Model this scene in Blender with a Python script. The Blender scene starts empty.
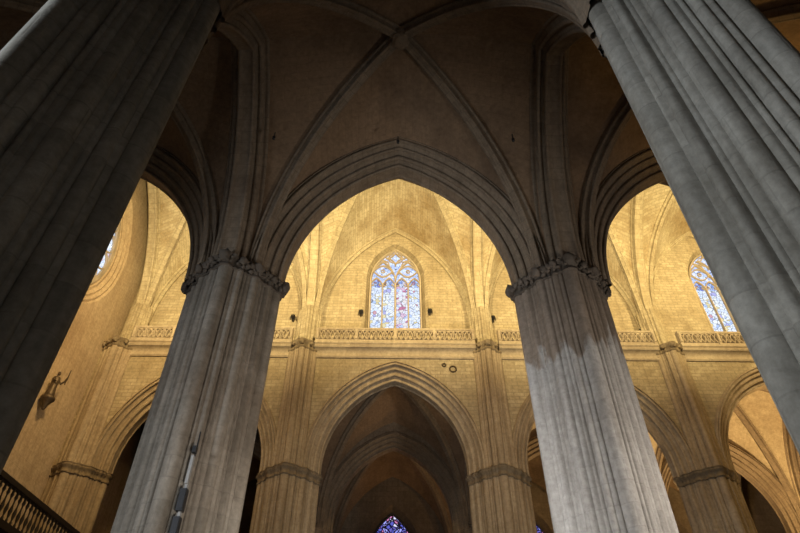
import bpy, bmesh, math, random
from mathutils import Vector, Matrix, noise
PI = math.pi; R_ = math.radians
sc = bpy.context.scene; C = sc.collection
# ------------------------------------------------------------------ camera, world, lights, exposure
cd = bpy.data.cameras.new('camera'); cam = bpy.data.objects.new('camera', cd); C.objects.link(cam)
cam.location = (-0.2, 0, 1.6); cam.rotation_euler = (R_(90+42), 0, -0.017)
cd.sensor_width = 36; cd.lens = 36*573/800; cd.clip_end = 300
sc.camera = cam
sc.view_settings.view_transform = 'Standard'; sc.view_settings.look = 'None'
sc.view_settings.gamma = 1; sc.view_settings.use_curve_mapping = False
sc.view_settings.exposure = 0.0
w = bpy.data.worlds.new('sky'); sc.world = w; w.use_nodes = True
bg = w.node_tree.nodes['Background']; bg.inputs[0].default_value = (.80, .87, 1.0, 1); bg.inputs[1].default_value = 1.25
sc.cycles.max_bounces = 6; sc.cycles.diffuse_bounces = 4; sc.cycles.transparent_max_bounces = 8
sc.cycles.sample_clamp_indirect = 4.0

def area(name, loc, target, sx, sy, power, col, spread=180):
    l = bpy.data.lights.new(name, 'AREA'); l.shape = 'RECTANGLE'; l.size = sx; l.size_y = sy
    l.energy = power; l.color = col; l.spread = R_(spread)
    o = bpy.data.objects.new(name, l); C.objects.link(o); o.location = loc
    o.rotation_euler = (Vector(target)-Vector(loc)).to_track_quat('-Z', 'Y').to_euler()
    return o
WARM = (1.0, .755, .34); WARM2 = (1.0, .52, .16); DAY = (.86, .93, 1.0)
# floodlights on the near clerestory walkway of the nave, washing the far side and its vault
for x in (-11.5, 0, 11.5, 23, 34):
    area('nave_floodlight', (x, 17.3, 24.2), (x, 31.5, 29.0), .9, .5, 1100, WARM, 95)
    area('nave_floodlight', (x, 17.4, 24.4), (x, 23, 34), 1.5, .5, 260, WARM, 170)
    area('nave_floodlight', (x, 17.3, 23.8), (x, 31.5, 17), 1.0, .5, 230, (1, .66, .28), 130)
# floodlights on the aisle capitals behind the far arcade, right hand bays
area('aisle_floodlight', (16.5, 36, 8), (20, 38, 22), 1.5, 1.5, 1150, (1, .66, .28), 150)
area('aisle_floodlight', (27.5, 35, 8), (28, 38, 22), 1.5, 1.5, 1500, (1, .66, .28), 150)
area('aisle_floodlight', (7.5, 46, 8), (2.5, 45, 20), 1., 1., 60, WARM2, 70)
area('aisle_floodlight', (23, 11, 9), (23, 11, 22), 1.5, 1.5, 750, (1, .64, .22), 110)
# daylight through the west facade windows of the near aisles
area('facade_window_daylight', (-17.6, 0.3, 7.5), (0, 8, 4.0), 4, 7, 1350, DAY, 100)
# unseen fill lights added low in the aisle to brighten the middle piers
area('altar_lamp', (-.5, 9.0, 3.0), (0, 15.5, 7.0), 1.2, .8, 330, (1, .93, .84), 105)
area('altar_lamp', (12.5, 8.5, 3.0), (6.5, 15.5, 8.0), 1.2, .8, 330, (1, .91, .80), 95)
area('facade_floodlight', (-9, 17.3, 23.6), (-18.3, 26, 19), 1.5, .5, 600, (1, .66, .28), 110)
area('added_rear_fill', (1, -3.6, 7), (0, 14, 6), 3, 5, 25, (1, .93, .84), 150)  # dim fill light added behind the camera; the wall there has no window

# ------------------------------------------------------------------ helpers
def tag(o, label=None, cat=None, group=None, kind=None):
    if label: o['label'] = label
    if cat: o['category'] = cat
    if group: o['group'] = group
    if kind: o['kind'] = kind
    return o
class MB:
    """collects vertices, faces and uvs into one mesh"""
    def __init__(s): s.v = []; s.f = []; s.uv = []
    def grid(s, P, U=None, close_u=False):
        # P[i][j] points; U[i][j] uv
        b = len(s.v); n = len(P); m = len(P[0])
        for r in P: s.v.extend([tuple(p) for p in r])
        for i in range(n-1):
            for j in range(m-1 if not close_u else m):
                j2 = (j+1) % m
                s.f.append((b+i*m+j, b+i*m+j2, b+(i+1)*m+j2, b+(i+1)*m+j))
                if U:
                    u2 = U[i][j2] if j2 else (U[i][j][0]+(U[i][j][0]-U[i][j-1][0]), U[i][j][1])
                    u3 = U[i+1][j2] if j2 else (U[i+1][j][0]+(U[i+1][j][0]-U[i+1][j-1][0]), U[i+1][j][1])
                    s.uv.append((U[i][j], u2, u3, U[i+1][j]))
                else:
                    s.uv.append(None)
    def poly(s, pts, uv=None):
        b = len(s.v); s.v.extend([tuple(p) for p in pts]); s.f.append(tuple(range(b, b+len(pts)))); s.uv.append(uv)
    def box(s, x0, x1, y0, y1, z0, z1):
        c = [(x0,y0,z0),(x1,y0,z0),(x1,y1,z0),(x0,y1,z0),(x0,y0,z1),(x1,y0,z1),(x1,y1,z1),(x0,y1,z1)]
        b = len(s.v); s.v.extend(c)
        for q in ((0,3,2,1),(4,5,6,7),(0,1,5,4),(1,2,6,5),(2,3,7,6),(3,0,4,7)):
            s.f.append(tuple(b+k for k in q))
            ps = [c[k] for k in q]; nx = q in ((1,2,6,5),(3,0,4,7)); nz = q in ((0,3,2,1),(4,5,6,7))
            s.uv.append([(p[1],p[2]) if nx else ((p[0],p[1]) if nz else (p[0],p[2])) for p in ps])
    def tube(s, pts, hw, hd, n=(0,1,0), closed=False):
        """bar of half width hw (in plane) and half depth hd (along n) along pts, chamfered section"""
        n = Vector(n); pts = [Vector(p) for p in pts]; N = len(pts); rows = []
        for i, p in enumerate(pts):
            a = pts[(i-1) % N] if (closed or i) else p; c = pts[(i+1) % N] if (closed or i < N-1) else p
            t = (c-a); t = t.normalized() if t.length > 1e-9 else Vector((0,0,1)); sd = t.cross(n).normalized()
            rows.append([p+sd*(hw*q)+n*(hd*r) for q, r in ((-1,-.2),(-.35,-1),(.35,-1),(1,-.2),(1,.6),(-1,.6))])
        if closed: rows.append(rows[0])
        s.grid(rows, None, True)
        if not closed: s.poly(rows[0][::-1]); s.poly(rows[-1])
    def lathe(s, prof, cx=0, cy=0, n=20):
        s.grid([[(cx+r*math.cos(2*PI*k/n), cy+r*math.sin(2*PI*k/n), z) for k in range(n)] for r, z in prof], None, True)
    def blob(s, c, rx, ry, rz, rot=0, seed=0, bump=.25):
        n, m = 8, 5; rows = []
        for i in range(m+1):
            th = PI*i/m; r = []
            for k in range(n):
                ph = 2*PI*k/n; d = Vector((math.sin(th)*math.cos(ph), math.sin(th)*math.sin(ph), math.cos(th)))
                q = 1+bump*noise.noise(d*1.9+Vector((seed*3.1, seed*1.7, 0)))*2
                x, y, z = d.x*rx*q, d.y*ry*q, d.z*rz*q
                r.append((c[0]+x*math.cos(rot)-y*math.sin(rot), c[1]+x*math.sin(rot)+y*math.cos(rot), c[2]+z))
            rows.append(r)
        s.grid(rows, None, True)
    def mesh(s, name, mat, sharp=40):
        me = bpy.data.meshes.new(name); me.from_pydata(s.v, [], s.f)
        ul = me.uv_layers.new(name='UVMap')
        for p, uv in zip(me.polygons, s.uv):
            for k, li in enumerate(p.loop_indices):
                if uv: ul.data[li].uv = uv[k]
                else:
                    co = me.vertices[me.loops[li].vertex_index].co
                    ul.data[li].uv = (co.x+co.y*.7, co.z)
        bm = bmesh.new(); bm.from_mesh(me); bmesh.ops.remove_doubles(bm, verts=bm.verts, dist=1e-4)
        bmesh.ops.recalc_face_normals(bm, faces=bm.faces); bm.to_mesh(me); bm.free()
        me.materials.append(mat)
        for p in me.polygons: p.use_smooth = True
        me.set_sharp_from_angle(angle=R_(sharp))
        return me
    def build(s, name, mat, parent=None, sharp=40):
        return link(name, s.mesh(name, mat, sharp), parent)
def link(name, me, parent=None):
    o = bpy.data.objects.new(name, me); C.objects.link(o)
    if parent: o.parent = parent
    return o
def empty(name, loc=(0,0,0), rz=0):
    o = bpy.data.objects.new(name, None); C.objects.link(o); o.location = loc; o.rotation_euler = (0,0,rz); o.empty_display_size = .3
    return o
def copy_tree(o, parent=None):
    c = o.copy(); C.objects.link(c)
    if parent: c.parent = parent
    for ch in list(o.children): copy_tree(ch, c)
    return c

# ------------------------------------------------------------------ materials
def nn(nt, t, **kw):
    n = nt.nodes.new(t)
    for k, v in kw.items(): setattr(n, k, v)
    return n
def ramp(nt, fac, stops):
    n = nt.nodes.new('ShaderNodeValToRGB'); e = n.color_ramp.elements
    while len(e) < len(stops): e.new(.5)
    for k, (p, c) in enumerate(stops): e[k].position = p; e[k].color = (*c, 1) if len(c) == 3 else c
    nt.links.new(fac, n.inputs[0]); return n
def mixc(nt, fac, a, b, mode='MIX'):
    n = nt.nodes.new('ShaderNodeMix'); n.data_type = 'RGBA'; n.blend_type = mode
    for sck, v in ((n.inputs[0], fac), (n.inputs[6], a), (n.inputs[7], b)):
        if isinstance(v, (int, float)): sck.default_value = v
        elif isinstance(v, tuple): sck.default_value = (*v, 1)
        else: nt.links.new(v, sck)
    return n.outputs[2]
def stone(name, ca, cb, stain, bw=.9, bh=.42, mortar=.75, amt=.5, patch=None, rough=.9, streak=.35, bump=.35, msize=.018, gscale=6):
    m = bpy.data.materials.new(name); m.use_nodes = True; nt = m.node_tree; L = nt.links
    b = nt.nodes['Principled BSDF']; b.inputs['Roughness'].default_value = rough; b.inputs['Specular IOR Level'].default_value = .2
    tc = nn(nt, 'ShaderNodeTexCoord'); geo = nn(nt, 'ShaderNodeNewGeometry')
    br = nn(nt, 'ShaderNodeTexBrick'); L.new(tc.outputs['UV'], br.inputs['Vector'])
    br.inputs['Scale'].default_value = 1; br.inputs['Brick Width'].default_value = bw; br.inputs['Row Height'].default_value = bh
    br.inputs['Mortar Size'].default_value = msize; br.inputs['Mortar Smooth'].default_value = .4; br.inputs['Bias'].default_value = 0
    br.inputs['Color1'].default_value = (*ca, 1); br.inputs['Color2'].default_value = (*cb, 1)
    br.inputs['Mortar'].default_value = tuple(c*mortar for c in ca)+(1,)
    n1 = nn(nt, 'ShaderNodeTexNoise'); n1.inputs['Scale'].default_value = .22; n1.inputs['Detail'].default_value = 9; n1.inputs['Roughness'].default_value = .68
    L.new(geo.outputs['Position'], n1.inputs['Vector'])
    r1 = ramp(nt, n1.outputs[0], [(.42, (0,0,0)), (.66, (1,1,1))])
    mu = nn(nt, 'ShaderNodeMath', operation='MULTIPLY'); L.new(r1.outputs[0], mu.inputs[0]); mu.inputs[1].default_value = amt
    col = mixc(nt, mu.outputs[0], br.outputs['Color'], stain)
    # vertical streaks and grain
    mp = nn(nt, 'ShaderNodeMapping'); L.new(geo.outputs['Position'], mp.inputs['Vector']); mp.inputs['Scale'].default_value = (3.2, 3.2, .22)
    n2 = nn(nt, 'ShaderNodeTexNoise'); n2.inputs['Scale'].default_value = 1.2; n2.inputs['Detail'].default_value = 6; L.new(mp.outputs[0], n2.inputs['Vector'])
    r2 = ramp(nt, n2.outputs[0], [(.3, (.55,.53,.5)), (.62, (1,1,1))])
    col = mixc(nt, streak, col, mixc(nt, 1.0, col, r2.outputs[0], 'MULTIPLY'))
    n3 = nn(nt, 'ShaderNodeTexNoise'); n3.inputs['Scale'].default_value = gscale; n3.inputs['Detail'].default_value = 8; n3.inputs['Roughness'].default_value = .7
    L.new(geo.outputs['Position'], n3.inputs['Vector'])
    r3 = ramp(nt, n3.outputs[0], [(.3, (.72,.71,.7)), (.7, (1.12,1.12,1.12))])
    col = mixc(nt, 1.0, col, r3.outputs[0], 'MULTIPLY')
    if patch:  # a repainted / cleaned area above or below a height, with a ragged edge
        pc, z, above, wob = patch
        sx = nn(nt, 'ShaderNodeSeparateXYZ'); L.new(geo.outputs['Position'], sx.inputs[0])
        mp2 = nn(nt, 'ShaderNodeMapping'); L.new(geo.outputs['Position'], mp2.inputs['Vector']); mp2.inputs['Scale'].default_value = (1.4, 1.4, .5)
        n4 = nn(nt, 'ShaderNodeTexNoise'); n4.inputs['Scale'].default_value = .8; n4.inputs['Detail'].default_value = 6; L.new(mp2.outputs[0], n4.inputs['Vector'])
        a1 = nn(nt, 'ShaderNodeMath', operation='MULTIPLY_ADD'); L.new(n4.outputs[0], a1.inputs[0]); a1.inputs[1].default_value = wob; L.new(sx.outputs[2], a1.inputs[2])
        mr = nn(nt, 'ShaderNodeMapRange'); L.new(a1.outputs[0], mr.inputs[0]); c0 = z+wob*.5
        mr.inputs[1].default_value = c0-.12; mr.inputs[2].default_value = c0+.12
        if not above: mr.inputs[3].default_value = 1; mr.inputs[4].default_value = 0
        col = mixc(nt, mr.outputs[0], col, mixc(nt, 1.0, col, pc, 'MULTIPLY'))
    L.new(col, b.inputs['Base Color'])
    ad = nn(nt, 'ShaderNodeMath', operation='MULTIPLY_ADD'); L.new(br.outputs['Fac'], ad.inputs[0]); ad.inputs[1].default_value = -.6; L.new(n3.outputs[0], ad.inputs[2])
    bp = nn(nt, 'ShaderNodeBump'); bp.inputs['Strength'].default_value = bump; bp.inputs['Distance'].default_value = .06
    L.new(ad.outputs[0], bp.inputs['Height']); L.new(bp.outputs[0], b.inputs['Normal'])
    return m
def plain(name, col, rough=.6, metal=0, bump=.2):
    m = bpy.data.materials.new(name); m.use_nodes = True; nt = m.node_tree; b = nt.nodes['Principled BSDF']
    b.inputs['Roughness'].default_value = rough; b.inputs['Metallic'].default_value = metal
    n = nn(nt, 'ShaderNodeTexNoise'); n.inputs['Scale'].default_value = 9; n.inputs['Detail'].default_value = 6
    r = ramp(nt, n.outputs[0], [(.3, tuple(c*.7 for c in col)), (.7, tuple(min(1, c*1.2) for c in col))])
    nt.links.new(r.outputs[0], b.inputs['Base Color'])
    bp = nn(nt, 'ShaderNodeBump'); bp.inputs['Strength'].default_value = bump; nt.links.new(n.outputs[0], bp.inputs['Height']); nt.links.new(bp.outputs[0], b.inputs['Normal'])
    return m
def glass(name, stops, scale=2.6, lead=.05, gain=1.0):
    m = bpy.data.materials.new(name); m.use_nodes = True; nt = m.node_tree; L = nt.links
    for n in list(nt.nodes):
        if n.type == 'BSDF_PRINCIPLED': nt.nodes.remove(n)
    out = [n for n in nt.nodes if n.type == 'OUTPUT_MATERIAL'][0]
    tc = nn(nt, 'ShaderNodeTexCoord')
    v = nn(nt, 'ShaderNodeTexVoronoi'); v.inputs['Scale'].default_value = scale; L.new(tc.outputs['Object'], v.inputs['Vector'])
    v2 = nn(nt, 'ShaderNodeTexVoronoi', feature='DISTANCE_TO_EDGE'); v2.inputs['Scale'].default_value = scale; L.new(tc.outputs['Object'], v2.inputs['Vector'])
    sp = nn(nt, 'ShaderNodeSeparateColor'); L.new(v.outputs['Color'], sp.inputs[0])
    r = ramp(nt, sp.outputs[0], stops); r.color_ramp.interpolation = 'CONSTANT'
    r2 = ramp(nt, v2.outputs['Distance'], [(lead*.6, (.04,.04,.05)), (lead, (1,1,1))])
    c = mixc(nt, 1.0, r.outputs[0], r2.outputs[0], 'MULTIPLY')
    t = nn(nt, 'ShaderNodeBsdfTransparent'); L.new(c, t.inputs[0])
    L.new(t.outputs[0], out.inputs['Surface'])
    return m
M_pier = stone('grey_brown_pier_stone', (.35,.31,.26), (.27,.24,.20), (.15,.105,.07), 1.1, .55, .8, .6, streak=.75)
M_pier_r = stone('cleaned_pier_stone', (.52,.50,.48), (.44,.425,.41), (.33,.30,.27), 1.1, .55, .85, .5, patch=((.60,.51,.43), 11.6, True, 4.5), streak=.7)
M_fg = stone('grey_near_pier_stone', (.38,.365,.325), (.30,.29,.26), (.17,.155,.125), 1.2, .62, .75, .6, msize=.014, streak=.7)
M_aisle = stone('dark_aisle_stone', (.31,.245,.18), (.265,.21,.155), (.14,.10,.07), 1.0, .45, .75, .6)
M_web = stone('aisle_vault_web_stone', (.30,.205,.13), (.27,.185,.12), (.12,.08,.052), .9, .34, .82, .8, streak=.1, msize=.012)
M_npier = stone('golden_pier_stone', (.50,.42,.31), (.45,.375,.275), (.27,.20,.13), 1.1, .55, .85, .6, msize=.012, streak=.6)
M_facade = stone('smooth_facade_stone', (.58,.47,.33), (.54,.43,.30), (.38,.28,.18), 1.0, .5, .86, .6, msize=.012)
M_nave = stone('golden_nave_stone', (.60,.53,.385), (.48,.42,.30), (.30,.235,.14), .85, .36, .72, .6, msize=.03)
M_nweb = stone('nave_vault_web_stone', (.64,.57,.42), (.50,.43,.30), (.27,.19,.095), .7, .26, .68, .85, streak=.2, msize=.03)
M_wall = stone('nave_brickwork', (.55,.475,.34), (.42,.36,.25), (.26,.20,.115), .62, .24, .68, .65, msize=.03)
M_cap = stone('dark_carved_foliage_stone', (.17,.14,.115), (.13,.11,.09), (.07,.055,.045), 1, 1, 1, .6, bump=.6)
M_ringst = stone('shade_darkened_capital_stone', (.33,.27,.19), (.26,.21,.15), (.13,.10,.06), 1, 1, 1, .6)  # darker than the piers: shade on the capitals put into the colour
M_lit = stone('lit_aisle_web_stone', (.56,.47,.34), (.50,.42,.30), (.34,.26,.17), .9, .34, .85, .6, msize=.012)
M_trim = stone('carved_trim_stone', (.56,.48,.36), (.48,.41,.31), (.26,.20,.14), 1.3, .8, .8, .5)
M_floor = stone('marble_paving', (.42,.40,.37), (.16,.155,.15), (.25,.23,.2), .6, .6, .7, .2, rough=.35)
M_roof = plain('roof_stone', (.3,.25,.2), .9)
M_dark = plain('dark_metal', (.03,.03,.033), .45, .4)
M_bronze = plain('dark_bronze', (.10,.075,.05), .5, .5)
M_wood = plain('dark_oak', (.022,.015,.01), .5)
M_white = plain('white_plastic', (.30,.295,.29), .5)
M_lead = plain('stone_tracery', (.42,.36,.28), .9)
M_leadd = plain('dark_stone_tracery', (.10,.09,.09), .9)
G_pale = glass('pale_stained_glass', [(0,(.90,.92,.96)), (.34,(.74,.80,.90)), (.44,(.97,.96,.92)), (.70,(.84,.62,.62)), (.745,(.92,.84,.62)), (.80,(.72,.70,.86)), (.84,(.94,.94,.96))], 4.2, .02)
G_blue = glass('blue_tracery_glass', [(0,(.62,.70,.93)), (.35,(.80,.86,.97)), (.6,(.55,.62,.88)), (.8,(.88,.86,.93))], 4.0, .03)
G_red = glass('rose_pink_glass', [(0,(.90,.74,.80)), (.3,(.95,.93,.94)), (.62,(.80,.48,.58)), (.72,(.78,.82,.92)), (.82,(.94,.88,.84))], 4.2, .02)
G_deep = glass('deep_blue_glass', [(0,(.12,.12,.50)), (.3,(.42,.40,.88)), (.5,(.16,.13,.48)), (.62,(.85,.78,.95)), (.8,(.70,.22,.42)), (.88,(.30,.30,.75))], 2.6, .10)
G_dred = glass('deep_red_glass', [(0,(.75,.12,.30)), (.4,(.9,.55,.65)), (.7,(.6,.1,.25))], 4, .05)

# ------------------------------------------------------------------ dimensions of the church (metres)
XS = [-17.3, -5.78, 5.8, 17.4, 29.0, 40.6]
Y1, Y2, Y3, Y4, Y5 = 5.75, 15.5, 31.4, 41.15, 50.9
YB = -4.0; XL = -18.3; XR = 40.6
ZC = 14.35            # capital
ZA = 21.05; ZAR = {5.75: 21.05, 15.5: 21.05, 31.4: 20.1, 41.15: 20.2}   # arch soffit apex
A = 4.15             # half clear opening of an arcade arch
ZCOR = 22.2          # top of the nave cornice / walkway
def arc(L, h, r=0, n=20):
    """half a pointed arch: foot at horizontal distance L, apex at height h over the foot; r = offset outwards"""
    Rr = (L*L+h*h)/(2*L); c = L-Rr; q = Rr+r
    am = math.acos(max(-1, min(1, -c/q)))
    return [(c+q*math.cos(am*j/n), q*math.sin(am*j/n)) for j in range(n+1)]

# ------------------------------------------------------------------ setting
def struct(name, mb, mat, sharp=40): return tag(mb.build(name, mat, None, sharp), kind='structure')
m = MB(); m.box(XL-1, XR+1, YB-1, Y5+8, -.3, 0); struct('floor', m, M_floor)
m = MB(); m.box(XL-1, XR+1, YB-1, Y2, 25.2, 25.6); struct('ceiling', m, M_roof)          # roof over the near aisles
m = MB(); m.box(XL-1, XR+1, Y2, Y3+1.4, 38, 38.4); struct('ceiling', m, M_roof)          # roof over the nave
m = MB(); m.box(XL-1, XR+1, Y3+.9, Y5+1, 24.1, 24.4); struct('ceiling', m, M_roof)
m = MB(); m.box(XL-1, XR+1, YB-.8, YB, 0, 25.4); struct('wall_back', m, M_aisle)
m = MB(); m.box(XR, XR+.8, YB, Y5, 0, 38.2); struct('wall_right', m, M_aisle)
# near side nave wall: clerestory over the near arcade, and the arcade spandrels
def spandrel(mb, y0, y1, xc, ztop, zs=ZC+.2, half=5.8):
    pts = arc(A, ZAR[round((y0+y1)/2, 2)]-ZC-.2, .84); full = [(-x, z) for x, z in pts]+[(x, z) for x, z in pts[::-1]][1:]
    full = [(-half, 0)]+full+[(half, 0)]
    for y in (y0, y1):
        P = [[(xc+x, y, zs+z) for x, z in full], [(xc+x, y, ztop) for x, z in full]]
        # subdivide vertically so texture stays even
        rows = []
        U = []
        for k in range(5):
            t = k/4; rows.append([Vector(a).lerp(Vector(b), t) for a, b in zip(P[0], P[1])])
            U.append([(p.x, p.z) for p in rows[-1]])
        mb.grid(rows, U)
    mb.grid([[(xc+x, y0, zs+z) for x, z in full], [(xc+x, y1, zs+z) for x, z in full]])
xcs = [(XS[i]+XS[i+1])/2 for i in range(5)]
m = MB()
for xc in xcs: spandrel(m, Y2-.95, Y2+.95, xc, 25.3)
m.box(XL, XR, Y2-.5, Y2+.5, 25.3, 38.2); m.box(XL, XS[0], Y2-.95, Y2+.95, ZC, 25.3); struct('wall_nave_near', m, M_aisle)
m = MB()
for xc in xcs: spandrel(m, Y3-.95, Y3+.95, xc, 21.6)
m.box(XL, XS[0], Y3-.95, Y3+.95, ZC, 21.6)
m.box(XL, XR, Y3-.95, Y3+.95, 21.6, 21.9); struct('wall_nave_far', m, M_wall)
m = MB()
for xc in xcs: spandrel(m, Y4-.95, Y4+.95, xc, 24.2)
m.box(XL, XS[0], Y4-.95, Y4+.95, ZC, 24.2); struct('wall_aisle_far', m, M_aisle)
m = MB()
for xc in xcs: spandrel(m, Y1-.95, Y1+.95, xc, 25.3)
m.box(XL, XS[0], Y1-.95, Y1+.95, ZC, 25.3); struct('wall_aisle_near', m, M_aisle)

# wall with a window hole: contour points (u,z) are star shaped about (cu,cz)
def holed(mb, rect, contour, c, f, n_uv=True):
    u0, u1, z0, z1 = rect
    cu, cz = c; pts = list(contour)
    for q in ((u0,z0),(u1,z0),(u1,z1),(u0,z1)):     # insert contour points towards the corners
        aq = math.atan2(q[1]-cz, q[0]-cu); best = None
        for i in range(len(pts)):
            a, b = pts[i], pts[(i+1) % len(pts)]
            aa, ab = math.atan2(a[1]-cz, a[0]-cu), math.atan2(b[1]-cz, b[0]-cu)
            d = (ab-aa+PI) % (2*PI)-PI; e = (aq-aa+PI) % (2*PI)-PI
            if abs(d) > 1e-6 and 0 < e/d < 1: best = (i, e/d); break
        if best:
            i, t = best; a, b = pts[i], pts[(i+1) % len(pts)]
            dx, dz = q[0]-cu, q[1]-cz; ex, ez = b[0]-a[0], b[1]-a[1]
            t = (dx*(a[1]-cz)-dz*(a[0]-cu))/(dz*ex-dx*ez)
            pts.insert(i+1, (a[0]+(b[0]-a[0])*t, a[1]+(b[1]-a[1])*t))
    outer = []
    for u, z in pts:
        du, dz = u-cu, z-cz; t = 1e9
        if du > 1e-9: t = min(t, (u1-cu)/du)
        if du < -1e-9: t = min(t, (u0-cu)/du)
        if dz > 1e-9: t = min(t, (z1-cz)/dz)
        if dz < -1e-9: t = min(t, (z0-cz)/dz)
        outer.append((cu+du*t, cz+dz*t))
    pts.append(pts[0]); outer.append(outer[0])
    mb.grid([[f(*p) for p in pts], [f(*p) for p in outer]], [pts, outer])
def lancet(W, zs, zsill, zap, n=14):
    """window outline, half width W, counter clockwise from lower right"""
    a = arc(W, zap-zs, 0, n)
    return [(W, zsill)]+[(x, zs+z) for x, z in a]+[(-x, zs+z) for x, z in a[::-1][1:]]+[(-W, zsill)]
WIN = dict(W=1.88, zs=29.3, zsill=24.5, zap=32.5)
YCL = 31.8
m = MB(); out = lancet(2.35, 29.3, 24.3, 33.0); inn = lancet(WIN['W'], WIN['zs'], WIN['zsill'], WIN['zap'])
for xc in xcs:
    wx = xc+(.85 if abs(xc-xcs[3]) < .01 else 0)
    holed(m, (xc-5.8, xc+5.8, 21.8, 38), [(wx+x, z) for x, z in out], (wx, 28), lambda u, z: (u, YCL, z))
    md = [((a[0]+b[0])/2+wx, YCL+.18, (a[1]+b[1])/2) for a, b in zip(out, inn)]
    o_ = [(wx+x, YCL, z) for x, z in out]; md2 = [(p[0], YCL+.3, p[2]) for p in md]; i_ = [(wx+x, YCL+.75, z) for x, z in inn]
    for q in (o_, md, md2, i_): q.append(q[0])
    m.grid([o_, md, md2, i_])
m.box(XL, XS[0], YCL, YCL+.9, 21.8, 38)
struct('wall_clerestory', m, M_wall)
# outer wall far beyond, with the deep coloured windows
m = MB(); out5 = lancet(2.6, 14.9, 6.5, 19.6); inn5 = lancet(2.2, 14.9, 7.0, 19.0)
for xc in xcs[1:4]:
    holed(m, (xc-5.8, xc+5.8, 0, 24.2), [(xc+x, z) for x, z in out5], (xc, 13), lambda u, z: (u, Y5, z))
    o_ = [(xc+x, Y5, z) for x, z in out5]; i_ = [(xc+x, Y5+.7, z) for x, z in inn5]; o_.append(o_[0]); i_.append(i_[0]); m.grid([o_, i_])
m.box(XL, xcs[0]+5.8, Y5, Y5+.8, 0, 24.2)
m.box(xcs[3]+5.8, XR, Y5, Y5+.8, 0, 24.2)
struct('wall_outer', m, M_aisle)
# west facade wall at the left with its rose
RC = (23.45, 27.0)
def ring(r, n=48, c=RC): return [(c[0]+r*math.cos(2*PI*k/n), c[1]+r*math.sin(2*PI*k/n)) for k in range(n)]
m = MB(); R3 = 5.6
holed(m, (Y2, Y3+.4, 0, 38.2), ring(R3), RC, lambda u, z: (XL, u, z))
prev = None
for r, d in ((5.6,0),(5.5,.12),(5.35,.06),(5.2,.22),(5.05,.16),(4.9,.34),(4.7,.28),(4.6,.45),(4.45,.45)):
    cur = [(XL-d, p[0], p[1]) for p in ring(r)]; cur.append(cur[0])
    if prev: m.grid([prev, cur])
    prev = cur
m.box(XL-.6, XL, YB, Y2, 0, 25.4); m.box(XL-.6, XL, Y3+.4, Y5, 0, 25.4)
struct('wall_facade', m, M_facade)

# ------------------------------------------------------------------ piers
SH = [(1.38, 0, .23), (1.36, 12.5, .065), (1.31, 19.5, .10), (1.24, 27.5, .055), (1.20, 34, .085), (1.17, 45, .18)]
CIR = []
for q in range(4):
    for rho, a, r in SH:
        CIR.append((rho, R_(90*q+a), r))
        if 0 < a < 45: CIR.append((rho, R_(90*q-a), r))
def plan(phi):
    core = 1.40/(abs(math.cos(phi))+abs(math.sin(phi)))**.62
    d4 = abs((phi+PI/4) % (PI/2)-PI/4); dg = math.degrees(d4)
    core *= 1-.18*math.exp(-((dg-9.9)/1.6)**2)-.13*math.exp(-((dg-37)/1.9)**2)-.05*math.exp(-((dg-24)/1.2)**2); best = core
    for rho, a, r in CIR:
        d = phi-a; s = rho*math.sin(d)
        if abs(s) < r and math.cos(d) > 0:
            best = max(best, rho*math.cos(d)+math.sqrt(r*r-s*s))
    return best
NP = 288
PL = [plan(2*PI*k/NP) for k in range(NP)]
def smoothed(wd):
    return [max(PL[(k+j) % NP] for j in range(-wd, wd+1)) for k in range(NP)]
PS = smoothed(4); PS = [sum(PS[(k+j) % NP] for j in range(-2, 3))/5 for k in range(NP)]
def prism(prof, mb, src=None, cy=0, sc_=1):
    """prof: (z, dr) rings round the pier plan"""
    P = []; U = []
    cum = [0]
    for k in range(1, NP): cum.append(cum[-1]+2*PI/NP*1.4)
    for z, dr, blend in prof:
        r = [((PL[k]*(1-blend)+PS[k]*blend)+dr)*sc_ for k in range(NP)]
        P.append([(r[k]*math.cos(2*PI*k/NP), cy*sc_+r[k]*math.sin(2*PI*k/NP), z) for k in range(NP)])
        U.append([(cum[k], z) for k in range(NP)])
    mb.grid(P, U, True)
shaft_mb = MB(); prism([(1.2, 0, 0)]+[(1.2+(ZC-1.55)*k/10, 0, 0) for k in range(1, 11)]+[(ZC-.2, 0, 0)], shaft_mb)
base_mb = MB(); prism([(0, .35, 1), (.5, .35, 1), (.55, .28, 1), (.8, .22, .8), (.85, .26, .8), (.95, .24, .8), (1.05, .08, .4), (1.2, .0, 0)], base_mb)
random.seed(4)
foliage = MB()
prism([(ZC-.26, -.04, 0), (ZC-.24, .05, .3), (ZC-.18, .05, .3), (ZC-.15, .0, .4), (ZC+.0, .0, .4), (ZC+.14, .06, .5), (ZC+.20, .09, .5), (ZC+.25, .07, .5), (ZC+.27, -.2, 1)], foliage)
for tier, (dz, dr, n, s) in enumerate(((-.06, .02, 52, .075), (.14, .05, 48, .09), (.03, .04, 40, .07))):
    for k in range(n):
        ph = 2*PI*(k+.5*tier+random.uniform(-.2, .2))/n; i = int(ph/(2*PI)*NP) % NP
        r = PS[i]+dr+random.uniform(-.03, .04); q = s*random.uniform(.75, 1.3)
        foliage.blob((r*math.cos(ph), r*math.sin(ph), ZC+dz+random.uniform(-.05, .05)), q*.8, q*1.05, q*random.uniform(.8, 1.25), ph, k+tier*50, .3)
for q in range(4):
    for a, sz in ((0, .21), (19.5, .13), (-19.5, .13), (33, .12), (-33, .12), (45, .19)):
        ph = R_(90*q+a); i = int((ph % (2*PI))/(2*PI)*NP) % NP; r_ = PS[i]+.10
        foliage.blob((r_*math.cos(ph), r_*math.sin(ph), ZC+.10), sz*.8, sz, sz*1.1, ph, int(a)+q*7, .35)
mold = MB()
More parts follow.
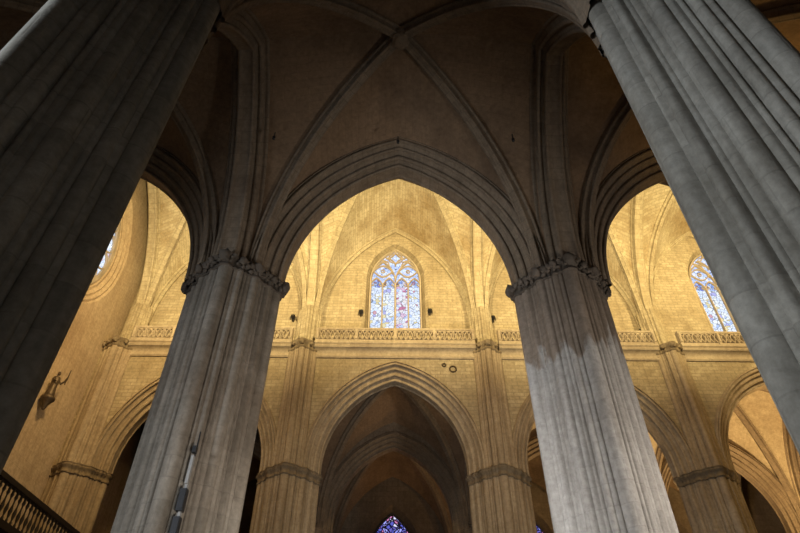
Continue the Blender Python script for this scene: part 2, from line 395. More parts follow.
prism([(ZC-.36, -.04, 0), (ZC-.34, .05, .2), (ZC-.28, .07, .2), (ZC-.24, .01, .2), (ZC-.06, .02, .3), (ZC+.0, .12, .4), (ZC+.08, .15, .4), (ZC+.12, .07, .4), (ZC+.16, .07, .4), (ZC+.20, .12, .4), (ZC+.24, .08, .4), (ZC+.26, -.2, 1)], mold)
me_base = {}
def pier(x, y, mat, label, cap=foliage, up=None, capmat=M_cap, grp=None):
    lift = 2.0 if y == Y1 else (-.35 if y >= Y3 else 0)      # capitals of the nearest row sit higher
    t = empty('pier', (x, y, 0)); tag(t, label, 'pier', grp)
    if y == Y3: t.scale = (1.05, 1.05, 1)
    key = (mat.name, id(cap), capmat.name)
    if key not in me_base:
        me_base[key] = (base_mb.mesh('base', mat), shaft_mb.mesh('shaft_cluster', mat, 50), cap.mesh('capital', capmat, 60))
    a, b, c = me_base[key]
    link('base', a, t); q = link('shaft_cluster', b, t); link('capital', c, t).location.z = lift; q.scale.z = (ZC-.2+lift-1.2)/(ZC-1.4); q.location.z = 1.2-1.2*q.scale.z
    if up is not None:
        key2 = (mat.name, up)
        if key2 not in me_base:
            s_, cy, z1 = up; u = MB(); prism([(ZC-.3, 0, 0)]+[(ZC+.2+(z1-ZC-.2)*k/8, 0, 0) for k in range(1, 9)], u, cy=cy, sc_=s_)
            me_base[key2] = u.mesh('upper_shaft_cluster', mat, 50)
        link('upper_shaft_cluster', me_base[key2], t)
    return t
pier(XS[1], Y1, M_fg, 'dark grey clustered pier looming in the left foreground', up=(.72, 0, 21))
pier(XS[2], Y1, M_fg, 'pale grey clustered pier leaning in from the right foreground', up=(.72, 0, 21))
pier(XS[0], Y1, M_fg, 'clustered pier on the near row beside the facade wall, behind the dark foreground pier', up=(.72, 0, 21))
pier(XS[3], Y1, M_fg, 'clustered pier on the near row past the right foreground pier', up=(.72, 0, 21))
pier(XS[1]+.10, Y2, M_pier, 'brown-grey clustered pier left of the large central arch, loudspeaker column on its face', up=(.72, 0, 21))
pier(XS[2]-.15, Y2, M_pier_r, 'pier right of the large central arch, brown top and cleaned pale grey below', up=None)
u_ = link('upper_shaft_cluster', None if False else (lambda u: (prism([(ZC+.2, 0, 0), (21, 0, 0)], u, sc_=.72), u.mesh('upper_shaft_cluster', M_pier, 50))[1])(MB()), [o for o in C.objects if o.name.startswith('pier')][-1])
pier(XS[0], Y2, M_pier, 'clustered pier on the near nave arcade beside the facade wall', up=(.72, 0, 21))
pier(XS[3], Y2, M_pier, 'second clustered pier to the right of the central arch on the near nave arcade', up=(.72, 0, 21))
pier(XS[0], Y3, M_npier, 'golden nave pier in the far left corner beside the facade wall', mold, (.84, -.28, 21.7), M_ringst)
pier(XS[1], Y3, M_npier, 'golden far nave pier immediately left of the small dark central arch', mold, (.84, -.28, 21.7), M_ringst)
pier(XS[2], Y3, M_npier, 'golden far nave pier immediately right of the small dark central arch', mold, (.84, -.28, 21.7), M_ringst)
pier(XS[3], Y3, M_npier, 'leaning golden far nave pier between the two right hand arches', mold, (.84, -.28, 21.7), M_ringst)
pier(XS[4], Y3, M_npier, 'far nave pier beyond the rightmost golden arch', mold, (.84, -.28, 21.7), M_ringst)
for x, s_ in zip(XS[:5], ('in the dark aisle behind the far left nave pier', 'in the dark aisle seen through the left side of the central arch', 'in the dark aisle seen through the right side of the central arch', 'in the lit aisle beyond the right hand nave pier', 'in the lit aisle seen through the rightmost arch')):
    pier(x, Y4, M_aisle, 'clustered pier '+s_, mold, (.72, 0, 21), M_aisle)

# ------------------------------------------------------------------ arches (two mirrored halves, moulded section)
def rolls(pts):
    """expand a coarse section of (r, v, roll radius) into a moulded one"""
    out = []
    for i, (r, v, q) in enumerate(pts):
        if q == 0: out.append((r, v)); continue
        # direction of the section around that point
        a = pts[max(i-1, 0)]; b = pts[min(i+1, len(pts)-1)]
        d = Vector((b[0]-a[0], b[1]-a[1])).normalized(); n = Vector((-abs(d.y), abs(d.x))).normalized()
        for k in range(7):
            g = -.15*PI+1.3*PI*k/6
            p = Vector((r, v))-d*math.cos(g)*q+n*math.sin(g)*q
            out.append((p.x, p.y))
    return out
SEC_ARCADE = rolls([(0,.0,0),(0,.18,0),(.03,.27,.075),(.14,.30,0),(.22,.36,0),(.27,.50,.09),(.38,.54,0),(.48,.66,0),(.53,.76,.07),(.62,.80,0),(.70,.90,0),(.75,1.0,.07),(.86,1.0,0),(.90,1.05,.05),(.97,.95,0)])
SEC_TRANS = rolls([(0,0,0),(0,.18,0),(.03,.26,.08),(.18,.30,0),(.28,.36,0),(.33,.48,.10),(.45,.54,0),(.60,.58,0),(.64,.68,.07),(.95,.70,0)])
SEC_RIB = rolls([(0,0,0),(0,.05,0),(.04,.11,.06),(.18,.14,0),(.28,.23,.06),(.60,.25,0)])
SEC_NTR = rolls([(0,0,0),(0,.14,0),(.04,.22,.08),(.2,.26,0),(.3,.36,.08),(.45,.45,0),(.8,.46,0)])
def full_sec(sec): return [(r, -v) for r, v in sec[::-1]]+sec
def sweep_half(mb, L, h, sec, base, out, n=20, stilt=0):
    """base: apex axis foot; out: horizontal unit vector from the axis to the foot of this half"""
    out = Vector(out).normalized(); lat = Vector((0,0,1)).cross(out); base = Vector(base); cols = []; sec = full_sec(sec)
    un = 0; us = []
    for k, (r, v) in enumerate(sec):
        if k: un += math.hypot(r-sec[k-1][0], v-sec[k-1][1])
        us.append(un)
    P = []; U = []
    for j in range(n+1):
        row = []; ur = []
        for (r, v), u in zip(sec, us):
            x, z = ARC(L, h, r, j/n); row.append(base+out*x+lat*v+Vector((0,0,z+stilt)))
            ur.append((u, j/n*(L+h)*.78))
        P.append(row); U.append(ur)
    if stilt: P.insert(0, [p-Vector((0,0,stilt)) for p in P[0]]); U.insert(0, [(u[0], u[1]-stilt) for u in U[0]])
    mb.grid(P, U)
def ARC(L, h, r, t):
    Rr = (L*L+h*h)/(2*L); c = L-Rr; q = Rr+r; am = math.acos(max(-1, min(1, -c/q)))
    return c+q*math.cos(am*t), q*math.sin(am*t)
arch_me = {}
def arcade_arch(xc, y, mat, label, group=None):
    key = (mat.name, y)
    if key not in arch_me:
        mb = MB()
        st = .4 if y >= Y3 else 0
        for s in (1, -1): sweep_half(mb, A, ZAR[y]-ZC-.2, SEC_ARCADE, (0,0,ZC+.2-st), (s,0,0), 26, st)
        arch_me[key] = mb.mesh('arcade_arch', mat, 50)
    o = link('arcade_arch', arch_me[key]); o.location = (xc, y, 0); return tag(o, label, 'arch', group)
nm = {Y2: 'between the aisle and the golden nave', Y3: 'on the far side of the nave', Y4: 'deep in the dark aisles past the nave', Y1: 'of the nearest row'}
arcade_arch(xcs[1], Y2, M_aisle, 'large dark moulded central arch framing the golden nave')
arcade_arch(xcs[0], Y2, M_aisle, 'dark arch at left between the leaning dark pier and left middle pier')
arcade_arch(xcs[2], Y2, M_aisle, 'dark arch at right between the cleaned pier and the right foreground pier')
arcade_arch(xcs[0], Y3, M_npier, 'golden far arch in the left corner beside the facade wall')
arcade_arch(xcs[1], Y3, M_npier, 'golden pointed arch under the central balustrade, opening on dark vaults')
arcade_arch(xcs[2], Y3, M_npier, 'golden far arch partly hidden behind the cleaned right middle pier')
arcade_arch(xcs[3], Y3, M_npier, 'rightmost golden far arch with a brightly lit aisle behind')
arcade_arch(xcs[4], Y3, M_npier, 'far nave arch beyond the right edge')
for k, s_ in enumerate(('seen past the facade corner', 'nested inside the small central arch', 'seen through the arch beside the cleaned pier', 'seen through the rightmost golden arch')):
    arcade_arch(xcs[k], Y4, M_aisle, 'second row arch past the nave, '+s_)
for k, s_ in ((0, 'over the dark left foreground pier'), (1, 'directly above the viewer between the two foreground piers'), (2, 'over the right foreground pier')):
    arcade_arch(xcs[k], Y1, M_aisle, 'near row arch '+s_)
# transverse arches across the aisles and across the nave
tr_me = {}
def transverse(x, yc, half, zs, za, sec, mat, label, inset, stilt=0, group=None):
    key = (round(half, 2), mat.name, zs, za)
    if key not in tr_me:
        mb = MB()
        for s in (1, -1): sweep_half(mb, half-inset, za-zs-stilt, sec, (0,0,zs), (0,s,0), 26, stilt)
        tr_me[key] = mb.mesh('transverse_arch', mat, 50)
    o = link('transverse_arch', tr_me[key]); o.location = (x, yc, 0); return tag(o, label, 'transverse arch', group)
YA1 = (Y1+Y2)/2; YN = (Y2+Y3)/2; YA3 = (Y3+Y4)/2; YA4 = (Y4+Y5)/2
ZT = 22.0
transverse(XS[1], YA1, 4.875, ZC+.2, ZT, SEC_TRANS, M_aisle, 'thick brown transverse arch rising from the left middle pier overhead', 1.45)
transverse(XS[2], YA1, 4.875, ZC+.2, ZT, SEC_TRANS, M_aisle, 'thick brown transverse arch rising from the cleaned right middle pier overhead', 1.45)
transverse(XS[0], YA1, 4.875, ZC+.2, ZT, SEC_TRANS, M_aisle, 'transverse arch of the near aisle by the facade wall', 1.45)
transverse(XS[3], YA1, 4.875, ZC+.2, ZT, SEC_TRANS, M_aisle, 'transverse arch in the top right corner before the orange lit bay', 1.45)
for i, s_ in ((0, 'behind the far left nave pier'), (1, 'left of the central dark arch'), (2, 'right of the central dark arch'), (3, 'behind the leaning right nave pier'), (4, 'in the lit aisle at far right')):
    transverse(XS[i], YA3, 4.875, ZC+.2, ZT, SEC_TRANS, M_aisle, 'inner aisle transverse arch '+s_, 1.45)
    if i: transverse(XS[i], YA4, 4.875, ZC+.2, ZT, SEC_TRANS, M_aisle, 'outermost aisle transverse arch '+s_, 1.45)
ZNS = 24.6; ZNT = 34.4
for i, s_ in ((1, 'rising from the golden pier left of the balcony window'), (2, 'rising from the golden pier right of the balcony window'), (3, 'rising from the leaning right nave pier'), (0, 'beside the rose window wall'), (4, 'beyond the right hand window')):
    transverse(XS[i], YN, YN-Y2, 22.2, ZNT, SEC_NTR, M_nave, 'golden rib arch crossing the nave '+s_, .55, 2.4)

# ------------------------------------------------------------------ vault bays
def vault_bay(yc, hx, hy, zs, zb, wallL, wallz, trL, trz, matr, matw, label, corner, rib=True, wall_rib=False, name='vault_bay', sides=(1,-1), holes=True):
    t = empty(name, (0, yc, 0)); tag(t, label, 'vault')
    cx, cy = corner                       # foot of the diagonal (distance from bay centre)
    D = math.hypot(cx, cy); h = zb-zs; NT, NSs = 22, 10
    def diag(sx, sy, tt, r=.22):
        x, z = ARC(D, h, r, tt); q = x/D; return Vector((sx*cx*q, sy*cy*q, zs+z))
    def bw(sx, sy, tt):                   # boundary along the arcade wall
        x, z = ARC(wallL, wallz-zs, 0, tt); return Vector((sx*x, sy*hy, zs+z))
    def bt(sx, sy, tt):                   # boundary along the transverse arch
        x, z = ARC(trL, trz-zs, 0, tt); return Vector((sx*hx, sy*x, zs+z))
    for kind in ('w', 't'):
        for s in (1, -1):
            mb = MB()
            for o in (1, -1):
                P = []; U = []
                for j in range(NT+1):
                    tt = j/NT; row = []; ur = []
                    if kind == 'w': a = bw(o, s, tt); b = diag(o, s, tt)
                    else: a = bt(s, o, tt); b = diag(s, o, tt)
                    ln = (b-a).length
                    for k in range(NSs+1):
                        q = k/NSs; p = a.lerp(b, q); p.z += .22*4*q*(1-q)*tt
                        row.append(p)
                        if kind == 'w': ur.append((p.y*s, j/NT*(wallL+wallz-zs)*.8))
                        else: ur.append((p.x*s, j/NT*(trL+trz-zs)*.8))
                    P.append(row); U.append(ur)
                mb.grid(P, U)
            mb.build('web', matw, t, 60)
    if rib:
        rm = None
        for sx in (1, -1):
            for sy in (1, -1):
                mb = MB(); sweep_half(mb, D, h-.22, SEC_RIB, (0,0,zs), (sx*cx, sy*cy, 0), 26)
                mb.build('diagonal_rib', matr, t, 50)
        mb = MB(); mb.lathe([(.02, zb-.62), (.16, zb-.60), (.26, zb-.52), (.30, zb-.42), (.27, zb-.34), (.36, zb-.26), (.40, zb-.12), (.36, zb+.1)], 0, 0, 24)
        bo = mb.build('boss', matr, t, 50); mb = MB()
        for k in range(10):
            a = 2*PI*k/10; mb.blob((.27*math.cos(a), .27*math.sin(a), zb-.42), .09, .12, .08, a, k)
        mb.build('leaf_carving', matr, bo, 50)
    if wall_rib:
        for s in sides:
            mb = MB()
            for o in (1, -1): sweep_half(mb, wallL-.25, wallz-zs-.25, rolls([(0,0,0),(0,.06,0),(.03,.14,.06),(.16,.16,0),(.24,.25,.06),(.4,.3,0)]), (0, s*hy, zs), (o,0,0), 26)
            mb.build('wall_rib', matr, t, 50)
    return t
def at_x(t, x): t.location.x = x; return t
AISLE = dict(hx=5.3, hy=4.2, zs=ZC+.3, zb=23.3, wallL=4.75, wallz=21.75, trL=3.95, trz=22.75, corner=(4.75, 3.9))
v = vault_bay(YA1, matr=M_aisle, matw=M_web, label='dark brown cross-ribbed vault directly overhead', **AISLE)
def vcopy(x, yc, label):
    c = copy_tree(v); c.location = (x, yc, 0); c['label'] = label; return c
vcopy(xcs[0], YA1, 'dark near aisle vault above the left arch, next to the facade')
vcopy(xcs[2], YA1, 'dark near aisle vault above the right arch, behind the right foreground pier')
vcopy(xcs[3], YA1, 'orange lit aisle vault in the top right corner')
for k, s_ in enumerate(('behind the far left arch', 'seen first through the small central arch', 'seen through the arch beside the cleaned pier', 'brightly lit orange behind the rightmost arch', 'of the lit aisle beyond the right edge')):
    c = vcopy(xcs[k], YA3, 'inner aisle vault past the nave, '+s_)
    if k >= 2:                                     # paler webs put the lamplight of these bays into the colour
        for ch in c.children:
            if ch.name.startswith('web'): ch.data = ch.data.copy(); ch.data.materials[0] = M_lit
    if k < 4: vcopy(xcs[k], YA4, 'outermost aisle vault past the nave, '+s_)
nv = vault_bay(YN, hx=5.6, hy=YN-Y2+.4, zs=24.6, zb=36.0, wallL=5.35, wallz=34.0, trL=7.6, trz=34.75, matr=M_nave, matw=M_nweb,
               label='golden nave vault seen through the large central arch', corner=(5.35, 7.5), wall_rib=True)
for k, s_ in ((0, 'above the rose window side, through the left arch'), (2, 'seen through the right arch beside the cleaned pier'), (3, 'over the right hand stained window'), (4, 'farthest to the right')):
    c = copy_tree(nv); c.location = (xcs[k], YN, 0); c['label'] = 'golden nave vault '+s_

# upper nave shafts above the cornice, ring capitals at cornice level
ring_mb = MB()
def sring(prof, sc_, cy, mb): prism([(z, d/sc_, b) for z, d, b in prof], mb, cy=cy, sc_=sc_)
sring([(21.6, -.05, 0), (21.66, .06, .2), (21.74, .08, .3), (21.82, .02, .3), (21.98, .04, .3), (22.08, .14, .4), (22.2, .16, .4), (22.24, -.1, .7)], .84, -.28, ring_mb)
for q in range(4):
    for a, sz in ((0, .24), (25, .15), (-25, .15), (45, .2)):
        ph = R_(90*q+a); i = int((ph % (2*PI))/(2*PI)*NP) % NP; r_ = PS[i]*.84+.08
        ring_mb.blob((r_*math.cos(ph), -.28*.84+r_*math.sin(ph), 21.98), sz*.7, sz*.8, sz*.8, ph, int(a)+q*7, .3)
rng = ring_mb.mesh('cornice_capital', M_ringst, 50)
us = MB(); prism([(22.2, 0, 0), (24.0, 0, 0), (25.6, 0, 0)], us, cy=.0, sc_=.46); usm = us.mesh('vaulting_shaft', M_nave, 50)
for o in list(C.objects):
    if o.name.startswith('pier') and o.type == 'EMPTY' and abs(o.location.y-Y3) < .01:
        link('cornice_capital', rng, o); q = link('vaulting_shaft', usm, o); q.location.y = -.05

# ------------------------------------------------------------------ cornice (trim) and balustrade of the nave
def extrude_x(mb, x0, x1, sec):
    P = [[(x0, y, z) for y, z in sec], [(x1, y, z) for y, z in sec]]
    mb.grid(P); mb.poly(P[0]); mb.poly(P[1][::-1])
YF = Y3-.95
for i, xc in enumerate(xcs):
    mb = MB(); extrude_x(mb, xc-5.05, xc+5.05, [(YF+.05, 21.25), (YF-.10, 21.25), (YF-.16, 21.34), (YF-.10, 21.44), (YF-.10, 21.62), (YF-.20, 21.75), (YF-.44, 21.82), (YF-.50, 21.92), (YF-.44, 22.0), (YF-.54, 22.08), (YF-.54, 22.2), (YF+1.4, 22.2)])
    struct('trim_%d' % (i+1), mb, M_trim)
YBAL = YF-.30
def tracery_unit(mb, x0, wd, z0, h):
    xm = x0+wd/2; zm = z0+h/2; y = YBAL
    # quatrefoil like ogee lattice: two crossing waves, and a ring
    for s in (1, -1):
        pts = [(x0+wd*k/14, y, zm+s*(h*.46)*math.cos(2*PI*k/14)) for k in range(15)]
        mb.tube(pts, .06, .13)
    mb.tube([(x0, y, z0), (x0, y, z0+h)], .05, .13)
def balustrade(xc, label):
    t = empty('balustrade', (xc, 0, 0)); tag(t, label, 'balustrade')
    L = 4.95; mb = MB(); mb.box(-L, L, YBAL-.14, YBAL+.14, 22.2, 22.34); mb.box(-L, L, YBAL-.10, YBAL+.10, 22.34, 22.42); mb.build('bottom_rail', M_trim, t)
    mb = MB(); mb.box(-L, L, YBAL-.12, YBAL+.12, 23.08, 23.14); mb.box(-L, L, YBAL-.17, YBAL+.17, 23.14, 23.27); mb.build('top_rail', M_trim, t)
    npan = 4; pw = 2*L/npan
    for k in range(npan+1):
        x = -L+k*pw; mb = MB(); mb.box(x-.09, x+.09, YBAL-.19, YBAL+.15, 22.2, 23.27); mb.box(x-.06, x+.06, YBAL-.24, YBAL-.18, 22.4, 23.1)
        mb.build('post', M_trim, t)
    for k in range(npan):
        mb = MB(); n = 4; a = -L+k*pw+.09; ww = (pw-.18)/n
        for j in range(n): tracery_unit(mb, a+j*ww, ww, 22.42, .68)
        mb.build('pierced_panel', M_trim, t)
    return t
b0 = balustrade(xcs[1], 'pierced stone balustrade below the central stained glass window')
for k, s_ in ((0, 'in the far left corner beneath the facade rib'), (2, 'between cleaned pier and leaning right nave pier'), (3, 'below the right hand stained glass window'), (4, 'beyond the right edge of the nave')):
    c = copy_tree(b0); c.location.x = xcs[k]; c['label'] = 'pierced stone balustrade '+s_

# ------------------------------------------------------------------ stained glass windows
def window(xc, y, W, zs, zsill, zap, label, mg, mt, mr, mtrac, nl=4):
    t = empty('stained_glass_window', (xc, y, 0)); tag(t, label, 'window')
    P3 = lambda p: (p[0], 0, p[1])
    pts = lancet(W-.04, zs, zsill, zap-.05); mb = MB(); mb.tube([P3(p) for p in pts], .09, .14); mb.tube([(-W, 0, zsill+.05), (W, 0, zsill+.05)], .1, .2); mb.build('frame', mtrac, t)
    lw = 2*W/nl; zl = zs-.35*0-.25
    for k in range(1, nl):
        mb = MB(); mb.tube([(-W+k*lw, 0, zsill), (-W+k*lw, 0, zl)], .075 if k == nl//2 else .055, .12); mb.build('mullion', mtrac, t)
    mb = MB()
    for k in range(nl):                              # cusped lancet heads
        x0 = -W+k*lw; h = lw*.95
        for s in (1, -1):
            a = arc(lw/2, h, 0, 8); mb.tube([(x0+lw/2+s*x, 0, zl-.35+z) for x, z in a], .045, .1)
            mb.tube([(x0+lw/2+s*lw*.42, 0, zl-.25), (x0+lw/2+s*lw*.2, 0, zl-.12), (x0+lw/2+s*lw*.26, 0, zl+.02)], .03, .07)
    ap = zap-zs
    for sx in (1, -1):                               # sub-arches over each pair of lancets
        for s in (1, -1):
            a = arc(W/2, ap*.62, 0, 10); mb.tube([(sx*W/2+s*x, 0, zs-.05+z) for x, z in a], .055, .12)
        # leaf shaped openings inside the sub-arch
        cz = zs+ap*.30
        for s in (1, -1):
            mb.tube([(sx*W/2+s*W*.36*math.cos(PI*k/8)*.0+sx*0+(-W*.38+W*.76*k/8), 0, cz+s*ap*.17*math.sin(PI*k/8)) for k in range(9)], .04, .1)
        mb.tube([(sx*W/2+.14*math.cos(2*PI*k/8), 0, cz+.14*math.sin(2*PI*k/8)) for k in range(8)], .03, .08, closed=True)
        mb.tube([(sx*W*.12, 0, zs+ap*.22), (sx*W*.3, 0, zs+ap*.60), (sx*W*.60, 0, zs+ap*.66)], .04, .1)
    cz = zs+ap*.72                                   # large four lobed light at the top
    for s in (1, -1):
        for q in (1, -1):
            mb.tube([(s*W*.40*(1-math.sin(PI/2*k/6)), 0, cz+q*ap*.25*(1-math.cos(PI/2*k/6))) for k in range(7)], .045, .1)
    mb.tube([(W*.30*math.cos(2*PI*k/16), 0, cz+ap*.15*math.sin(2*PI*k/16)) for k in range(16)], .035, .08, closed=True)
    mb.build('tracery', mtrac, t)
    for k in range(nl):
        x0 = -W+k*lw; mb = MB(); a = arc(lw/2, lw*.95, 0, 6); z_ = zl-.35
        pl = [(x0+lw/2+x, z_+z) for x, z in a]+[(x0+lw/2-x, z_+z) for x, z in a[::-1][1:]]
        pl = [(x0+lw, zsill)]+pl+[(x0, zsill)]
        mb.poly([(x, .03, z) for x, z in pl]); mb.poly([(x, .045, z) for x, z in pl[::-1]]); g = mb.build('lancet_pane', mr if k == 2 else mg, t)
    top = [(x, z) for x, z in lancet(W-.04, zs, zl-.3, zap-.05)]
    mb = MB(); mb.poly([(x, .06, z) for x, z in top]); mb.build('tracery_glass', mt, t)
    return t
w1 = window(xcs[1], YCL+.62, mg=G_pale, mt=G_blue, mr=G_red, mtrac=M_lead, label='central pale stained glass window of four lancets above the balustrade', **WIN)
for k, s_ in ((0, 'hidden clerestory window nearest the facade wall'), (2, 'clerestory window behind the cleaned right middle pier'), (3, 'right hand stained glass window cut off by the foreground pier'), (4, 'clerestory window farthest right')):
    c = copy_tree(w1); c.location.x = xcs[k]+(.85 if k == 3 else 0); c['label'] = 'pale stained glass '+s_
w5 = window(xcs[1], Y5+.55, 2.2, 14.9, 7.0, 19.0, 'deep blue and red stained glass window tip at the bottom of the central arch', G_deep, G_deep, G_dred, M_leadd)
for k, s_ in ((2, 'past the arch beside the cleaned pier'), (3, 'past the lit aisle at right')):
    c = copy_tree(w5); c.location.x = xcs[k]; c['label'] = 'deep blue outer wall window '+s_
# rose window
t = empty('rose_window', (XL-.38, RC[0], RC[1])); tag(t, 'round rose window on the left facade wall, edge visible past the dark pier', 'window')
def YZ(r, a): return (0, r*math.cos(a), r*math.sin(a))
mb = MB(); mb.tube([YZ(4.4, 2*PI*k/48) for k in range(48)], .14, .16, (1,0,0), True); mb.tube([YZ(2.9, 2*PI*k/40) for k in range(40)], .08, .12, (1,0,0), True); mb.tube([YZ(.8, 2*PI*k/24) for k in range(24)], .08, .12, (1,0,0), True); mb.build('ring_tracery', M_lead, t)
mb = MB()
for k in range(16):
    a = 2*PI*k/16; mb.tube([YZ(.8, a), YZ(2.9, a)], .06, .1, (1,0,0))
    ca = YZ(3.62, a+PI/16); mb.tube([(0, ca[1]+0.66*math.cos(2*PI*j/14), ca[2]+0.66*math.sin(2*PI*j/14)) for j in range(14)], .05, .1, (1,0,0), True)
mb.build('spoke_tracery', M_lead, t)
mb = MB(); mb.poly([(-.06, 4.45*math.cos(2*PI*k/48), 4.45*math.sin(2*PI*k/48)) for k in range(48)]); mb.build('rose_glass', G_pale, t)

# ------------------------------------------------------------------ small things
# loudspeaker column on the left middle pier
def pt(x, y, Y):
    """world point seen at pixel (x,y) at depth Y"""
    f, th, ps = 573, R_(42), .017; u = x-400; q = 266.5-y
    F = f*math.cos(th)-q*math.sin(th); U = f*math.sin(th)+q*math.cos(th)
    X = u*math.cos(ps)+F*math.sin(ps); Yy = F*math.cos(ps)-u*math.sin(ps); k = Y/Yy
    return Vector((-.2+X*k, Y, 1.6+U*k))
p = pt(181, 505, Y2-1.42)
t = empty('column_loudspeaker', (p.x, p.y, 0)); tag(t, 'slim dark stacked loudspeaker column with white upper section, fixed to left middle pier', 'loudspeaker')
z = 4.4
for k in range(4):
    mb = MB(); mb.box(-.08, .08, -.09, .09, z, z+.52); q = mb.build('speaker_box', M_dark, t); mb = MB(); mb.box(-.065, .065, -.10, -.09, z+.03, z+.49); mb.build('grille', M_dark, q)
    mb = MB(); mb.box(-.03, .03, .0, .12, z+.52, z+.66); mb.build('coupling', M_white, t); z += .66
mb = MB(); mb.box(-.035, .035, -.05, .06, z, z+.7); mb.build('upper_section', M_white, t)
mb = MB(); mb.box(-.05, .05, -.07, .06, z+.78, z+.95); mb.build('bracket', M_dark, t)
mb = MB(); mb.tube([(0, .1, 1.3), (0, .1, z+1.4)], .02, .02); mb.build('cable', M_dark, t)
# floodlights beside the golden piers
def flood(x, y, z, label):
    t = empty('spotlight', (x, y, z)); tag(t, label, 'spotlight')
    mb = MB(); mb.lathe([(.01,-.16),(.12,-.16),(.14,.0),(.15,.16),(.10,.16),(.09,.1),(.01,.1)], 0, 0, 14); h = mb.build('housing', M_dark, t); h.rotation_euler = (R_(50), 0, 0)
    mb = MB(); mb.lathe([(.001,.12),(.09,.125),(.095,.11),(.001,.10)], 0, 0, 14); mb.build('lens', M_white, h)
    mb = MB(); mb.box(-.03, .03, -.02, .4, -.24, -.18); mb.box(-.17, -.14, -.03, .03, -.22, .05); mb.box(.14, .17, -.03, .03, -.22, .05); mb.build('bracket', M_dark, t)
for (px, py), s_ in (((293, 317), 'left of the golden pier left of the central window'), ((312, 317), 'right of the golden pier left of the central window'), ((478, 318), 'left of the golden pier right of the central window'), ((493, 318), 'right of the golden pier right of the central window'), ((361, 312), 'on the wall left of the central window'), ((430, 311), 'on the wall right of the central window')):
    q = pt(px, py, YCL-.25); flood(q.x, q.y, q.z, 'small black spotlight '+s_)
# carved rings on the spandrel
for (px, py), r, s_ in (((453, 369), .20, 'larger'), ((444, 365), .10, 'smaller')):
    q = pt(px, py, YF-.02); mb = MB(); mb.tube([(r*math.cos(2*PI*k/18), 0, r*math.sin(2*PI*k/18)) for k in range(18)], .05, .06, closed=True)
    o = mb.build('iron_ring', M_bronze); o.location = q; tag(o, s_+' dark round ring on the wall right of the central golden arch', 'ring')
# bosses / lamp hooks hanging from the vault web
for (px, py), s_ in (((398, 141), 'just above the apex of the large central arch'), ((274, 137), 'left of the vault above the left middle pier'), ((513, 139), 'right of the vault near the right transverse arch')):
    q = pt(px, py, 13.6 if py > 140 else 12.6); mb = MB(); mb.lathe([(.005,-.14),(.05,-.12),(.06,0),(.02,.03),(.02,.3)], 0, 0, 10)
    o = mb.build('vault_hook', M_dark); o.location = q; tag(o, 'tiny dark iron hook in the vault, '+s_, 'hook')
# statue on a bracket on the facade wall
t = empty('statue', (XL+.40, 26.8, 16.4)); t.scale = (.75, .75, .75); tag(t, 'dark carved figure with raised arm on a wall bracket by the left pier', 'statue')
mb = MB(); mb.lathe([(.05,-1.0),(.12,-.9),(.2,-.6),(.38,-.3),(.46,-.22),(.48,-.1),(.42,0),(.02,0)], 0, 0, 16); mb.build('bracket', M_bronze, t)
mb = MB(); mb.lathe([(.30,0),(.34,.08),(.28,.4),(.23,.8),(.25,1.1),(.27,1.35),(.22,1.52),(.09,1.6),(.08,1.68)], 0, 0, 16)
mb.tube([(0,.2,1.45),(.15,.42,1.25),(.3,.55,1.5),(.34,.62,1.8)], .07, .07, (1,0,0)); mb.tube([(0,-.2,1.45),(.1,-.36,1.15),(.28,-.3,1.05)], .07, .07, (1,0,0))
mb.blob((.02,0,1.83), .12, .12, .16, 0, 3, .08); mb.blob((.34,.64,1.86), .06,.05,.08,0,2,.1); mb.build('figure', M_bronze, t)
mb = MB(); mb.tube([(.34,.6,1.3),(.34,.66,2.5)], .03, .03, (1,0,0)); mb.build('staff', M_bronze, t)
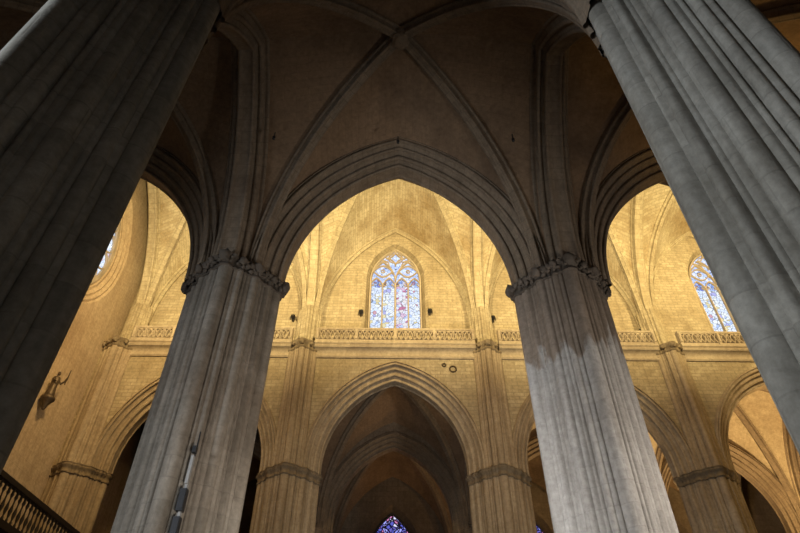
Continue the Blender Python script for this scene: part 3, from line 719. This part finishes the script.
# gallery with balustrade by the facade
t = empty('gallery', (0,0,0)); tag(t, 'dark wooden gallery with turned balusters in the bottom left corner', 'gallery')
GX = -15.0; GZ = 8.85
mb = MB(); mb.box(XL, GX, Y2+2, 28.9, GZ-.4, GZ); mb.box(XL, GX+.15, Y2+1.9, 29.0, GZ-.12, GZ); mb.build('floor_slab', M_wood, t)
mb = MB(); mb.box(GX-.14, GX+.14, Y2+2, 28.9, GZ+1.35, GZ+1.55); mb.build('handrail', M_wood, t)
mb = MB(); mb.box(GX-.1, GX+.1, Y2+2, 28.9, GZ, GZ+.18); mb.build('lower_rail', M_wood, t)
bal = MB(); bal.lathe([(.05,.18),(.05,.28),(.03,.34),(.075,.6),(.03,.85),(.03,1.0),(.07,1.12),(.05,1.2),(.05,1.36)], 0, 0, 10); bme = bal.mesh('baluster', M_wood)
yy = Y2+2.3
while yy < 28.8:
    o = link('baluster', bme, t); o.location = (GX, yy, GZ); yy += .32
for y_ in (Y2+3, 22.5, 28.2):
    mb = MB(); mb.box(GX-.5, GX-.1, y_-.2, y_+.2, 0, GZ-.4); mb.build('post', M_wood, t)
# repeats carry their group
for o in list(C.objects):
    if o.parent or 'category' not in o: continue
    n = o.name.split('.')[0]; y = o.location.y
    if n == 'pier': o['group'] = 'clustered piers of the nearest row' if y < 8 else ('clustered piers of the near nave arcade' if y < 20 else ('golden piers of the far nave arcade' if y < 35 else 'piers in the aisles past the nave'))
    elif n == 'arcade_arch': o['group'] = 'arches of the nearest row' if y < 8 else ('dark arches of the near nave arcade' if y < 20 else ('golden arches of the far nave arcade' if y < 35 else 'arches in the aisles past the nave'))
    elif n == 'transverse_arch': o['group'] = 'transverse arches of the near aisle' if y < 15 else ('rib arches crossing the nave' if y < 30 else 'transverse arches of the far aisles')
    elif n == 'vault_bay': o['group'] = 'near aisle vaults' if y < 15 else ('nave vaults' if y < 30 else 'far aisle vaults')
    elif n == 'balustrade': o['group'] = 'pierced balustrades along the nave wall'
    elif n == 'stained_glass_window': o['group'] = 'pale clerestory windows' if y < 40 else 'deep blue outer wall windows'
    elif n == 'spotlight': o['group'] = 'small spotlights above the balustrade'
    elif n == 'vault_hook': o['group'] = 'iron hooks in the near vault'
    elif n == 'iron_ring': o['group'] = 'round rings on the spandrel'
